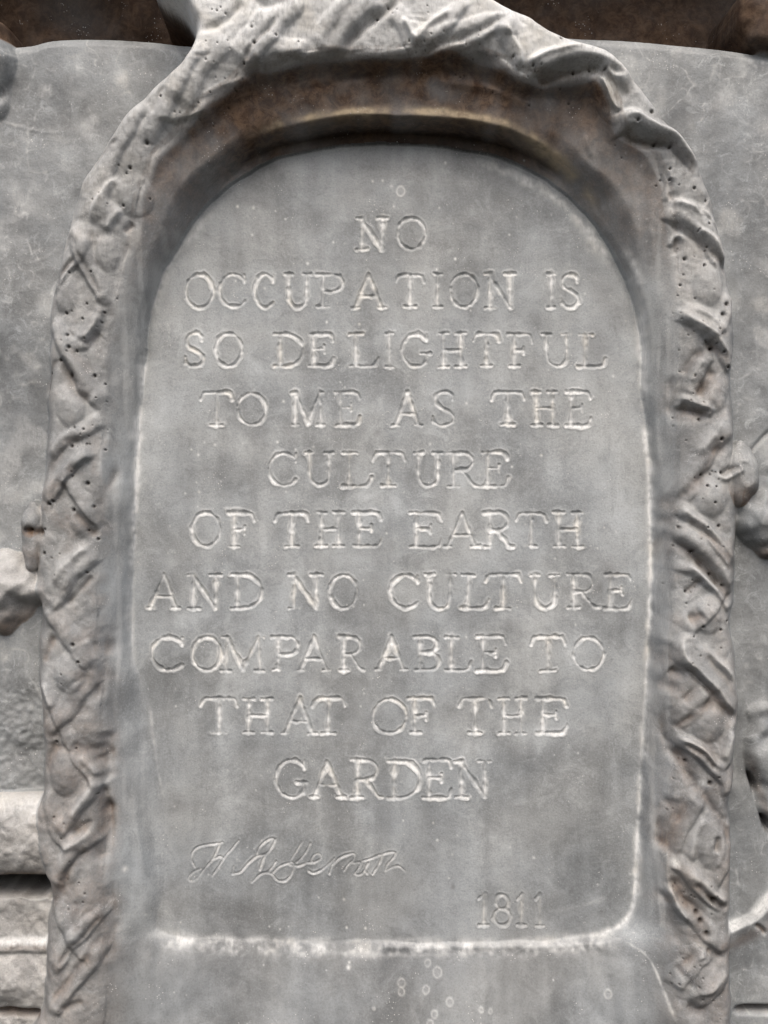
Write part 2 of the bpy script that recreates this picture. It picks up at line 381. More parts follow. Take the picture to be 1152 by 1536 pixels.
for p, wd, hh, asy in [
  ([(184,263),(162,279),(142,306),(137,336)],5,5,1), ([(182,311),(166,330),(158,344)],6,6,-1), ([(152,474),(141,492),(127,512)],5,6,-1),
  ([(142,821),(123,825),(96,852),(70,888)],5,5,0), ([(125,956),(142,991)],3,5,-1), ([(64,1025),(77,1063)],4,4,0),
  ([(119,1128),(142,1155),(150,1168)],4,6,0), ([(147,1171),(125,1200),(103,1230)],5,5,0), ([(140,1240),(110,1262),(90,1274)],5,5,0),
  ([(233,174),(262,172),(288,165),(311,151)],5,5,1), ([(376,86),(402,88),(425,82),(460,72)],4,5,1), ([(602,27),(614,42),(625,58)],3,5,0),
  ([(678,15),(643,32),(625,58)],3.5,5,0), ([(758,38),(776,70),(780,104)],4,6,-1), ([(790,103),(812,84),(851,73),(879,70)],4,5,0),
  ([(898,109),(918,145),(940,164)],4,6,1), ([(923,178),(951,171),(984,187),(1020,209),(1048,250)],4,5,0), ([(1009,250),(1007,290)],4,4,1),
  ([(996,298),(1017,300),(1041,311),(1065,327),(1079,349)],4,5,0), ([(1041,341),(1069,361),(1093,397)],4,5,0),
  ([(1006,368),(1010,354),(1022,350),(1026,362)],3,4,0), ([(1035,460),(1049,462),(1073,478),(1097,500)],4,5,0),
  ([(1015,458),(1029,476),(1057,500)],4,5,0), ([(1038,482),(1069,504),(1085,526),(1096,557)],4,6,0), ([(1056,535),(1044,552),(1036,572)],4,4,0),
  ([(1021,592),(1039,600),(1065,618)],4,6,1), ([(1084,636),(1058,664),(1050,682)],6,5,0), ([(1015,755),(1036,772),(1069,803),(1100,840)],4,5,0),
  ([(1030,850),(1054,866),(1078,892)],3.5,6,0), ([(1054,966),(1072,988),(1096,1015),(1107,1050)],4,6,0),
  ([(1050,962),(1036,957),(1023,962),(1025,982),(1043,1004),(1069,1032),(1104,1080)],4,6,0), ([(1017,1107),(1043,1118),(1076,1155)],3.5,6,0),
  ([(1106,1100),(1092,1122),(1080,1142)],6,6,0), ([(1060,1222),(1044,1256),(1039,1298)],4,5,0), ([(1030,1307),(1062,1331),(1090,1354)],5,6,0),
  ([(1000,1331),(1014,1358),(1034,1384)],3.5,6,0), ([(1058,1426),(1040,1446),(1027,1462)],3,5,0), ([(1036,1482),(1044,1490),(1070,1474),(1092,1451)],5,5,0)]:
    ridge(p, wd, hh, asy)
for cu, cv, ru, rv, hp_ in [(98,440,18,30,7),(106,606,22,34,8),(122,780,16,26,6),(96,860,16,24,6),(104,1010,22,30,8),(98,1160,22,34,9),(104,1300,16,26,6),(112,1385,18,28,7),
    (1062,425,22,34,9),(1072,590,18,28,7),(1066,745,24,30,9),(1062,925,20,26,7),(1062,1085,24,28,9),(1066,1265,22,38,9),(1056,1465,20,26,8),(1050,290,20,24,6),(200,290,26,30,7),(160,380,18,26,6)]:
    p = PV([(cu, cv)])[0]; r = window(p[None], 60)
    q = np.clip(1-(((U[r]-p[0])/ru)**2+((V[r]-p[1])/rv)**2), 0, 1); H[r] += hp_*q**.8*sm(0, 5, dO[r])
hb = blur(H.copy(), 5); k3 = sm(-2, 4, dO)*sm(2, -8, -dI) if False else sm(-2, 4, dO)*(1-sm(-4, 8, dI)); H += (hb-H)*k3
H += k3*(0.16*n4+0.10*n12)
# knots that stick out from the garland on either side
def knob(c, ru, rv, hh, und=0.6):
    p = P([c], crest_at(c[1])-16)[0]
    x = (U-p[0])/ru; y = (V-p[1])/rv; q = 1-x*x-y*y
    q = np.where(q > -.4, np.clip(q+.16*n25b+.10*n12-.05, 0, 1), 0); tgt = HP+(CREST-HP)*0.55+hh*q**0.6
    m = q > 0
    np.copyto(H, np.maximum(H, tgt+0.9*n10), where=m)
    BROWN[m] += (und*sm(0.0, 0.75, y))[m]
    return m
KN = np.zeros(H.shape, bool)
KN |= knob((50,800), 19, 52, 18, .35); KN |= knob((48,782), 17, 26, 22, .5)
KN2 = knob((1110,714), 25, 46, 26, .75)
crease([(1082,713),(1094,704),(1108,700)], 3.5, 7, .5)
ridge([(1072,712),(1088,716),(1104,706),(1116,700)], 4, 5, 0)
crease([(36,794),(52,800),(66,796)], 4, 8, .9)
for c in [(218,211,3.2),(193,249,2.2),(184,307),(102,503,2.4),(104,521,3),(116,527),(91,540,2.6),(107,562,4.2),(140,563,2.4),(155,575),(130,455),(155,468,2),
  (151,483),(107,669,2.6),(154,674),(126,644),(73,558),(68,591,2.4),(80,752,2.4),(75,756,2),(111,765,2.8),(139,760,2.8),(130,725,2.8),(46,794,2.6),(67,794,2.2),
  (131,796),(144,809,2.2),(66,830,2.2),(129,859),(110,967,2.8),(118,993,2),(85,1113,2.6),(114,1123),(144,1193),(414,52),(381,62,2.6),(364,89),(447,59),
  (240,142),(864,100,2.8),(888,98,2),(909,101,2.2),(801,95,2.2),(843,54,2.4),(957,180,2.6),(980,164,2.8),(998,173,2.2),(987,210,2.2),(1008,217,2.6),
  (771,82),(1007,251,2),(1007,267,2),(1042,282,2.8),(1059,301),(1062,337,2),(1046,348),(1029,387,2.2),(1056,398,2.2),(1089,457,3),(1083,472,3),(1023,426),
  (1020,791,2.6),(1040,827,3),(1067,862,3),(1085,878,2.2),(1082,709,2.6),(1052,712,2.2),(1073,730),(1060,729),(1071,754,2),(1078,789,2),(1060,791),
  (1030,888),(1053,940,2),(1081,945,2.4),(1092,932),(1032,1144,2.2),(1065,1175,3.2),(1070,1348,5),(1051,1382,5),(1060,1400,4.6),(1046,1370,3),
  (1067,523,2.6),(1084,529,2),(1091,551,2.2),(1050,629,2.4),(1081,659,2.6),(566,24,2),(582,9),(104,409),(137,408),(100,470),(124,478)]:
    pit(c[:2], c[2] if len(c) > 2 else 1.6, 6)
k = 0
while k < 190:                                       # casting pinholes all over the garland
    u, v = rng.uniform(40, 1110), rng.uniform(-10, 1530); j, i = int(v-V0), int(u-U0)
    if dO[j, i] > 5 and dI[j, i] < -10 and n60[j, i] > -0.4:
        pit((u, v), rng.uniform(0.9, 1.5), 3.5); k += 1
# long shallow runs down the reveal
for p, a_ in [([(872,205),(880,228),(888,245)],3),([(972,340),(976,380),(974,400)],3),([(165,560),(168,640),(160,720)],2.5),([(180,700),(176,800),(182,900)],2),
              ([(985,560),(990,680),(984,760)],2.5),([(172,980),(168,1060),(178,1130)],-3),([(196,1180),(205,1260),(214,1330)],3),([(300,175),(345,150),(400,132)],4),
              ([(640,130),(720,140),(800,170)],4),([(430,150),(520,128),(600,120)],-3)]:
    r = pline(cr(P(p, 45), 5), 30); H[r[0]] += a_*np.exp(-(r[1]/5.0)**2)*endfade(r[3], .3)
H += np.where((dI > 0) & (dT < -3), 0.9*noise(26, 31, 9)*np.clip(ti/12, 0, 1), 0)

# ---------------------------------------------------------------- lettering
# glyph strokes in a unit box; x to the right, y downward
def arc(cx, cy, rx, ry, a0, a1, n=14):
    t = np.radians(np.linspace(a0, a1, n)); return [(cx+rx*math.cos(q), cy+ry*math.sin(q)) for q in t]
G = {
 'A': [[(.5,0),(.1,1)],[(.5,0),(.88,1)],[(.24,.66),(.74,.66)],[(0,1),(.2,1)],[(.76,1),(1,1)]],
 'B': [[(.2,0),(.2,1)],[(0,0),(.55,0)]+arc(.55,.24,.32,.24,-90,90,9)+[(.2,.48)],[(.55,.48)]+arc(.58,.74,.4,.26,-90,90,9)+[(0,1)]],
 'C': [arc(.54,.5,.54,.5,-42,-180,12)+arc(.54,.5,.54,.5,180,42,12),[(.94,.02),(.95,.24)]],
 'D': [[(.2,0),(.2,1)],[(0,0),(.4,0)]+arc(.4,.5,.6,.5,-90,90,14)+[(0,1)]],
 'E': [[(.2,0),(.2,1)],[(0,0),(.78,0),(.92,.06),(.98,.2)],[(.2,.47),(.62,.47)],[(.64,.36),(.64,.58)],[(0,1),(.8,1),(.94,.92),(1,.76)]],
 'F': [[(.25,0),(.25,1)],[(0,0),(.8,0),(.94,.07),(1,.24)],[(.25,.5),(.66,.5)],[(.66,.4),(.66,.62)],[(.06,1),(.48,1)]],
 'G': [arc(.5,.5,.5,.5,-45,-180,12)+arc(.5,.5,.5,.5,180,40,12),[(.88,.6),(.88,.88)],[(.66,.6),(1,.6)],[(.88,.02),(.88,.22)]],
 'H': [[(.2,0),(.2,1)],[(.8,0),(.8,1)],[(.2,.5),(.8,.5)],[(.02,0),(.38,0)],[(.62,0),(.98,0)],[(.02,1),(.38,1)],[(.62,1),(.98,1)]],
 'I': [[(.5,0),(.5,1)],[(0,0),(1,0)],[(0,1),(1,1)]],
 'L': [[(.25,0),(.25,1)],[(.02,0),(.5,0)],[(0,1),(.76,1),(.92,.9),(1,.74)]],
 'M': [[(.12,0),(.1,1)],[(.12,0),(.5,.96)],[(.5,.96),(.86,0)],[(.86,0),(.9,1)],[(0,1),(.22,1)],[(.78,1),(1,1)],[(0,0),(.14,0)],[(.84,0),(.98,0)]],
 'N': [[(.18,0),(.18,1)],[(.14,0),(.84,1)],[(.84,0),(.84,1)],[(0,0),(.16,0)],[(.66,0),(1,0)],[(.02,1),(.36,1)]],
 'O': [arc(.5,.5,.5,.5,0,360,26)],
 'P': [[(.25,0),(.25,1)],[(0,0),(.6,0)]+arc(.6,.27,.38,.27,-90,90,10)+[(.25,.54)],[(.05,1),(.5,1)]],
 'R': [[(.2,0),(.2,1)],[(0,0),(.5,0)]+arc(.5,.26,.32,.26,-90,90,10)+[(.2,.52)],[(.46,.52),(.82,.95),(1,1)],[(.02,1),(.38,1)]],
 'S': [[(.86,.22),(.84,.06)],[(.86,.1),(.68,.01),(.42,0),(.18,.08),(.1,.24),(.2,.4),(.5,.5),(.82,.62),(.93,.78),(.8,.94),(.52,1),(.24,.97),(.04,.86)],[(.02,.74),(.04,.92)]],
 'T': [[(.5,0),(.5,1)],[(0,.22),(.08,.05),(.2,0),(.82,0),(.94,.05),(1,.22)],[(.3,1),(.7,1)]],
 'U': [[(.16,0),(.16,.66),(.24,.88),(.42,.99),(.6,.99),(.78,.88),(.84,.66),(.84,0)],[(0,0),(.32,0)],[(.68,0),(1,0)]],
 '1': [[(.55,0),(.55,1)],[(.1,.16),(.5,.02)],[(.1,1),(1,1)]],
 '8': [arc(.5,.24,.36,.24,0,360,18),arc(.5,.74,.48,.27,0,360,20)],
}
LINES = [
 (325,375,'NO',[(533,582),(595,640)]),
 (410,462,'OCCUPATION IS',[(277,321),(328,370),(380,413),(425,467),(473,516),(526,580),(593,637),(649,665),(674,718),(725,774),None,(820,834),(840,871)]),
 (499,551,'SO DELIGHTFUL',[(275,309),(322,364),None,(410,456),(461,502),(521,569),(577,591),(602,646),(655,701),(709,750),(761,800),(812,859),(866,911)]),
 (587,639,'TO ME AS THE',[(299,350),(355,400),None,(436,488),(502,541),None,(588,635),(647,685),None,(736,788),(795,839),(848,888)]),
 (678,730,'CULTURE',[(402,447),(456,502),(511,559),(557,609),(620,665),(669,720),(722,764)]),
 (768,821,'OF THE EARTH',[(286,331),(339,382),None,(411,464),(472,518),(529,574),None,(614,664),(665,721),(725,772),(773,821),(828,877)]),
 (861,914,'AND NO CULTURE',[(219,271),(279,333),(345,394),None,(431,484),(493,537),None,(584,630),(636,684),(690,735),(727,783),(795,841),(850,900),(906,949)]),
 (954,1007,'COMPARABLE TO',[(226,277),(287,333),(331,398),(406,449),(444,498),(507,548),(562,613),(621,662),(666,709),(714,761),None,(795,849),(859,907)]),
 (1047,1101,'THAT OF THE',[(299,357),(362,412),(421,477),(467,518),None,(558,611),(611,654),None,(688,738),(746,792),(804,852)]),
 (1140,1198,'GARDEN',[(412,463),(464,519),(525,576),(580,632),(634,679),(681,738)]),
 (1340,1390,'1811',[(715,735),(739,768),(773,791),(801,818)])]
LET = np.zeros(H.shape, np.int16); letters = []
jit = np.random.default_rng(21)
def carve(pts, wd, dp, idn, lime=0.8):
    p = cr(pts, 3) if len(pts) > 2 else cr(pts, 6)
    r = pline(p, 12); d = r[1]+(0.8 if idn != SIG else .25)*n4[r[0]]+0.2
    w2 = wd*(0.92+0.16*n10[r[0]])
    g = np.clip(1-d/w2, 0, 1)
    GR[r[0]] = np.maximum(GR[r[0]], dp*g)
    BU[r[0]] = np.maximum(BU[r[0]], (0.5+.3*n10[r[0]])*np.exp(-((d-w2-0.6)/1.5)**2))
    LET[r[0]] = np.where((d < w2+0.8), idn, LET[r[0]])
    wn = np.clip(0.75+0.35*n10[r[0]]+0.25*n4[r[0]], 0.15, 1.2)
    LI[r[0]] = np.maximum(LI[r[0]], lime*wn*np.exp(-(d/(w2*0.95))**2))
SIG = 900
GR = np.zeros_like(H); BU = np.zeros_like(H); LI = np.zeros_like(H)
for (t0, t1, txt, xs) in LINES:
    for ch, xr in zip(txt, xs):
        if ch == ' ' or xr is None: continue
        letters.append(ch); idn = len(letters)
        jy = jit.uniform(-1.2, 1.2, 2); slant = jit.uniform(-0.8, 0.8)
        x0, x1 = xr[0]+1.5, xr[1]-1.5; y0, y1 = t0+1.5+jy[0]*.8, t1-1.5+jy[1]*.8
        dig = txt == '1811'
        for s in G[ch]:
            q = [(x0+(x1-x0)*x+slant*(0.5-y)+jit.uniform(-.35,.35), y0+(y1-y0)*y+jit.uniform(-.35,.35)) for x, y in s]
            straight_main = len(s) == 2 and abs(s[0][1]-s[1][1]) > .7
            thin = (len(s) == 2 and abs(s[0][1]-s[1][1]) < .3)
            carve(q, (4.3 if straight_main else 2.9 if thin else 3.7)*(1.0 if not dig else .95), 2.9 if not dig else 2.2, idn, 0.95 if not dig else 0.5)
# the signature: strokes of a script hand
sig1 = [[(110,330),(78,270),(82,195),(130,140),(220,115),(300,103),(375,90)], [(348,100),(290,235),(205,340),(130,435),(70,465),(45,430),(95,375),(165,345)],
 [(530,70),(470,145),(400,225),(340,320),(275,415)], [(285,255),(350,225),(385,245)], [(468,395),(480,320)],
 [(465,390),(545,375),(620,290),(700,225),(780,205),(830,165),(875,70),(840,52),(780,85),(720,150),(712,200)], [(885,60),(830,160),(770,240),(735,350)],
 [(660,470),(730,400),(800,380),(860,400),(900,450),(975,455),(1040,390),(1065,290),(1000,290),(920,320),(860,380)], [(800,380),(850,330),(890,270)],
 [(1135,90),(1085,175),(1030,270),(1062,290)]]
sig2 = [[(115,85),(70,160),(15,250)], [(30,300),(15,395)], [(195,100),(130,215),(60,280)], [(0,305),(80,315),(160,285),(230,280),(300,240),(280,195),(225,215),(205,270),(232,285)],
 [(180,365),(225,385),(290,360),(370,300),(425,245)], [(425,240),(400,320),(378,390)], [(405,310),(470,245),(560,205),(620,200),(610,260),(560,300),(520,360)],
 [(600,290),(680,285),(650,350),(620,395),(680,400),(725,340),(750,285)], [(690,270),(780,245),(860,210)], [(750,290),(720,350),(740,390)],
 [(880,220),(860,290),(795,395)], [(860,215),(940,190),(1010,190),(985,250),(935,300),(915,370),(960,340),(1040,320),(1110,375)]]
sig = [[(275+x/6.4, 1250+y/6.4) for x, y in q] for q in sig1]+[[(435+x/6.4, 1250+y/6.4) for x, y in q] for q in sig2]
for s in sig:
    carve(s, 2.2, 2.3, SIG, 0.55)
GR = blur(GR, 1); H = H-GR+BU
LIME_LIGHT = np.maximum(LIME_LIGHT, LI)
LIME_LIGHT += 0.28*np.clip(blur(blur((LI > .35).astype(np.float32), 4), 2), 0, 1)*(LI < .35)*np.clip(n10, 0, 1)

# ---------------------------------------------------------------- stains, painted light and shade
on_t = sm(-2, 3, dT)
# lime along the tablet edge, by stretches; some paint the lit fillet
def lime_light_line(pts, wd, amt, h=6, fade=.12):
    r = pline(cr(P(pts, h), 5), wd*4); n = np.clip(0.85+0.22*n10[r[0]]+0.22*n4[r[0]]+.15*n25[r[0]], 0.15, 1.3)
    g = (np.exp(-(r[1]/(wd*(0.72+0.16*n25[r[0]]+.12*n10[r[0]])).clip(1.2))**2)+.10*np.exp(-r[1]/(wd*1.6)))*n*endfade(r[3], fade)
    LIME_LIGHT[r[0]] = np.maximum(LIME_LIGHT[r[0]], amt*g); H[r[0]] += 0.8*amt*g
lime_light_line([(216,520),(210,600),(207,660)], 6, .8); lime_light_line([(207,640),(204,720),(200,790),(196,860)], 5, 1.0)
lime_light_line([(196,850),(194,930),(200,1010)], 6, .35); lime_light_line([(222,1050),(232,1130),(246,1210)], 3.5, .22)
lime_light_line([(930,370),(950,420),(961,480),(966,560),(968,620)], 8, .6); lime_light_line([(966,640),(974,700),(977,800),(976,900),(973,960)], 5, 1.15, fade=.05)
lime_light_line([(973,950),(970,1050),(964,1150)], 6, .55); lime_light_line([(962,1160),(957,1250),(955,1330),(945,1375),(920,1398)], 5, .85, fade=.05)
lime_light_line([(925,1396),(895,1404),(850,1408)], 7, .5); lime_light_line([(236,1400),(300,1408),(450,1414),(600,1416),(760,1415),(880,1408)], 8, .38, fade=.03)
lime_light_line([(226,500),(240,430),(262,385),(295,345),(340,298)], 10, .42, 0, .3); lime_light_line([(690,236),(780,266),(845,308),(895,365),(930,418)], 11, .5, 0, .2)  # pale strokes paint the light on the shoulder bevel
lime_light_line([(930,1405),(965,1425),(985,1470),(1000,1510)], 3, .6); lime_light_line([(450,1425),(560,1432),(700,1430)], 5, .3)
lime_light_line([(765,1434),(780,1424),(800,1416)], 2.2, .5); lime_light_line([(832,1372),(880,1360),(915,1348)], 3, .10)
rb = pline(cr(P([(236,1399),(300,1407),(450,1413),(600,1415),(760,1414),(850,1411),(915,1404)], 4), 5), 60)
gg = np.exp(-np.abs((rb[1]*rb[2]-7)/12.0)**3)*endfade(rb[3], .04)*np.clip(.27+.20*n10[rb[0]]+.20*n4[rb[0]]+.1*n25[rb[0]], .0, .8)
LIME_LIGHT[rb[0]] = np.maximum(LIME_LIGHT[rb[0]], gg)  # bottom band: white deposit plus painted light on the upturned fillet
# fibrous white veins and blotches on the wall panels
for sc, sd, wv, am in ((34, 71, .10, .34), (16, 72, .12, .26), (60, 73, .05, .30)):
    vn = noise(sc, sd)+.25*n10; LIME_LIGHT += (dO < 0)*(dr > 0)*am*np.clip(1-np.abs(vn)/wv/1.5, 0, 1)*np.clip(.3+.7*noise(50, sd+9), 0, 1)*np.clip(.6+.6*n4, 0, 1.2)
LIME_LIGHT += (dO < 0)*(dr > 0)*.22*np.clip(noise(18, 81)-.7, 0, 1)
# and thin runs on the niche sides
LIME_LIGHT += (dI > 0)*(dT < -3)*(V > 350)*(V < 1375)*.24*np.clip(noise(70, 82, 5)-.55, 0, 1)
# tan patina plus a painted highlight on the ridge above the tablet
r = pline(cr(P([(368,204),(418,186),(500,171),(600,166),(692,172),(764,189),(836,229),(886,278),(916,320)], 55), 5), 40)
TAN = np.zeros_like(H); TAN[r[0]] = 1.3*np.exp(-(r[1]/5.5)**2)*endfade(r[3], .2)*np.clip(.8+.4*n10[r[0]], 0, 1.2)
# unwashed brown patina of arch soffit and recess, darkened to paint in their shade
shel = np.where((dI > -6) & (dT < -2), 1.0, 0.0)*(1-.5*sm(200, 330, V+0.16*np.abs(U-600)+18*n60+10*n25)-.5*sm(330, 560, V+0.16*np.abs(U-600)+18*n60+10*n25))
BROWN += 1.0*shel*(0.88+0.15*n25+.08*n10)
DARK += .75*mid*arcn*(1-sm(15, 21, ti))*(dT < 0)*(dI > 0)  # shade in the undercut gap, painted dark
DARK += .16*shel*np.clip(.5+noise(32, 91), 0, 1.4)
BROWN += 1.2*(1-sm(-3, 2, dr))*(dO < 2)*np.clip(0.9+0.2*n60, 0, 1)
on_w = sm(-1, 6, dO)*(1-sm(-5, 45, dI+8*n25))
BROWN = np.where(on_g > .3, BROWN*.62, BROWN)
BROWN += 0.20*on_w*np.clip(n25*0.6+n10*0.4, 0, 1)+0.06*on_w+0.13*on_w*sm(850, 1200, V)*np.clip(.8+.5*n25, 0, 1)
# garland painted paler towards the crown to brighten its top
LIME_LIGHT += on_g*(0.45*(1-sm(60, 260, V))+0.36*(1-sm(200, 700, V)))*np.clip(0.9+0.3*n25, 0, 1.3)
LIME_LIGHT += 0.12*on_g*np.clip(n10+.2, 0, 1)
# specks on the tablet, sill and niche
def spot(c, rad, amt, h=0, ring=False, m=None):
    p = P([c], h)[0]; r = window(p[None], rad*4+3)
    if r is None: return
    q = np.sqrt((U[r]-p[0])**2+((V[r]-p[1])*0.85)**2)
    g = np.exp(-((q-rad)/1.3)**2)+.3*np.exp(-(q/rad)**2) if ring else np.exp(-(q/rad)**2)
    mm = LIME_LIGHT if m is None else m
    mm[r] = np.maximum(mm[r], amt*g)
    if ring: H[r] += .5*g
for c in [(559,271),(574,270),(591,309),(356,309),(380,311),(413,316),(428,328),(378,352),(500,363),(461,395),(353,421),(397,432),(490,483),(539,486),(655,404),(764,352),(683,388),
          (786,241),(668,244),(306,663),(322,667),(297,682),(277,740),(298,738),(331,722),(425,602),(416,663),(700,605),(645,666),(768,700),(812,683),(920,564),(580,800),(440,887),
          (545,870),(546,908),(530,910),(650,1235),(605,1232),(656,1261),(516,1350),(765,1271),(801,1287),(520,1392),(548,1393),(404,1390),(420,1394),(706,1195)]:
    spot(c, rng.uniform(1.1, 1.9), rng.uniform(.7, 1.2))
k = 0
while k < 150:
    u, v = rng.uniform(210, 960), rng.uniform(250, 1500); spot((u, v), rng.uniform(.8, 1.3), rng.uniform(.3, .9), 0 if v < 1400 else 20); k += 1
spot((601,287), 6, .8, ring=True); spot((587,279), 2.5, .6); spot((523,1448), 3, 1.1, 8); spot((524,1442), 1.6, 1.0, 8)
for c, rd in [((642,1451),5),((656,1464),7),((603,1478),6),((602,1490),5),((639,1487),5.5),((674,1503),5.5),((722,1513),3.5),((651,1520),5),((644,1532),5),((911,1490),6),((736,1516),3),((560,1512),2)]:
    spot((c[0]+rng.uniform(-1,1), c[1]), rd*.85, .36, 26, ring=True)
spot((102,0), 1, .1); spot((183,118), 10, .55, HP); spot((130,190), 12, .4, HP); spot((140,180), 8, .4, HP)
for c, rd, a_ in [((1050,1172),5,1.1),((1009,1291),6,.9),((183,1310),3.6,1.1),((207,655),8,1.0),((680,1331),0,0)]:
    if rd: spot(c, rd, a_, 60 if c[0] != 207 else 6)
for c, rd, a_ in [((680,1331),4,.5),((857,1338),5,.3),((902,1370),6,.3),((566,648),5,.3),((615,262),20,.1),((470,560),14,.12),((915,858),15,.35),((900,880),12,.3),((895,520),28,.3),((928,470),22,.25),
                  ((905,440),18,.2),((660,760),30,.06),((700,930),16,.2),((770,935),14,.2),((685,985),18,.25),((262,1350),30,.25),((600,1385),90,.18),((350,1390),60,.18),((780,1390),80,.16),((265,1210),14,.25)]:
    spot(c, rd, a_, m=DARK)
LIME_LIGHT *= 1-0.0*on_t
LIME_LIGHT = np.clip(LIME_LIGHT, 0, 1.3); BROWN = np.clip(BROWN, 0, 1); DARK = np.clip(DARK, 0, 1); TAN = np.clip(TAN, 0, 1)

vst = noise(110, 41, 16); vst2 = noise(60, 42, 7)
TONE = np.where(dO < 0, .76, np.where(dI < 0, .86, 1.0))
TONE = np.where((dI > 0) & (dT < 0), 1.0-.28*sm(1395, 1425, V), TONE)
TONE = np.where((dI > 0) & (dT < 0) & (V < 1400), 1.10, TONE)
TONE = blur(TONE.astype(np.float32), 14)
TONE *= 1+.25*on_g*(1-sm(60, 300, V))  # garland top brightened through its colour
TONE *= 1+0.05*n60+0.045*n25
TONE *= 1+np.where(dI > 0, 0.035*vst+0.03*vst2, 0.03*n10)
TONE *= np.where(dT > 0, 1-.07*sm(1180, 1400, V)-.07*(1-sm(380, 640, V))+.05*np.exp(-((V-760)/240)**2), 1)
# loose darker and paler clouds on the wall panels
TONE *= np.where(dO < 0, 1-.20*sm(430, 520, V)*(1-sm(600, 700, V))*(U < 300)+.10*(U > 600)*(1-sm(150, 420, V))+.06*noise(14, 51)+.07*noise(38, 52, 30), 1)
# ---------------------------------------------------------------- ids
ID = np.zeros(H.shape, np.int32)                      # 0 wall
ID[(dr < -4) & (dO < 0)] = 1                          # recess behind the rim
for kf in range(1, 6): ID[(FRUIT == kf) & (dO < 1)] = 1+kf
ID[left & (V > v0) & (dO < 0)] = 7                    # mouldings on the left
ID[dO >= 0] = 10
ID[KN] = 9; ID[KN2] = 8
mr = (RIB > 0) & (dO >= 0); ID[mr] = 100+RIB[mr]
ID[(dI > 4) & (dT < 0) & ~mr] = 11
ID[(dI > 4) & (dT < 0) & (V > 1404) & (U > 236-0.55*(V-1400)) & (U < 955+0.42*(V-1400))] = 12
ID[dT >= 0] = 13
ml = LET > 0; ID[ml] = 300+LET[ml]

# ---------------------------------------------------------------- mesh grid
def axis(lo, hi, a, b, pitch, LO, HI):
    inner = np.arange(a, b+.01, pitch)
    l = [a-pitch*2]; s_ = pitch*2
    while l[-1] > lo: s_ = min(s_*1.25, 8); l.append(l[-1]-s_)
    r = [inner[-1]+pitch*2]; s_ = pitch*2
    while r[-1] < hi: s_ = min(s_*1.25, 8); r.append(r[-1]+s_)
    return np.concatenate([[LO, LO*.5+l[-1]*.5], l[::-1], inner, r, [HI*.5+r[-1]*.5, HI]])
xs = axis(-170, 1320, 0-6, 1152+6, 1.2, -1800, 2952)
ys = axis(-190, 1720, 0-8, 1536+6, 1.2, -900, 3200)
GX, GY = np.meshgrid(xs, ys)
def samp(m): return bil(m, GX-U0, GY-V0)
tone = samp(TONE).astype(np.float32).reshape(-1); hh = samp(H); C4 = np.stack([samp(LIME_LIGHT), samp(BROWN), samp(DARK), samp(TAN)], -1)
ny, nx = GX.shape
co = np.stack([(GX-CU)*S, -hh*S, (CV-GY)*S+Z0], -1).astype(np.float32).reshape(-1, 3)
gy_, gx_ = np.gradient(hh.astype(np.float64), ys, xs)
nrm = np.stack([-gx_, -np.ones_like(gx_), gy_], -1); nrm /= np.linalg.norm(nrm, axis=-1, keepdims=True)
nrm = nrm.reshape(-1, 3).astype(np.float32)
C4 = C4.reshape(-1, 4).astype(np.float32)
fx = (xs[:-1]+xs[1:])/2; fy = (ys[:-1]+ys[1:])/2
FX, FY = np.meshgrid(np.clip(fx-U0, 0, NU-1).round().astype(int), np.clip(fy-V0, 0, NV-1).round().astype(int))
fid = ID[FY, FX].reshape(-1)
ii = (np.arange(ny-1)[:, None]*nx+np.arange(nx-1)[None]).reshape(-1)
quads = np.stack([ii, ii+nx, ii+nx+1, ii+1], -1)
order = np.argsort(fid, kind='stable'); fs = fid[order]
bounds = {int(k): (np.searchsorted(fs, k), np.searchsorted(fs, k, 'right')) for k in np.unique(fs)}

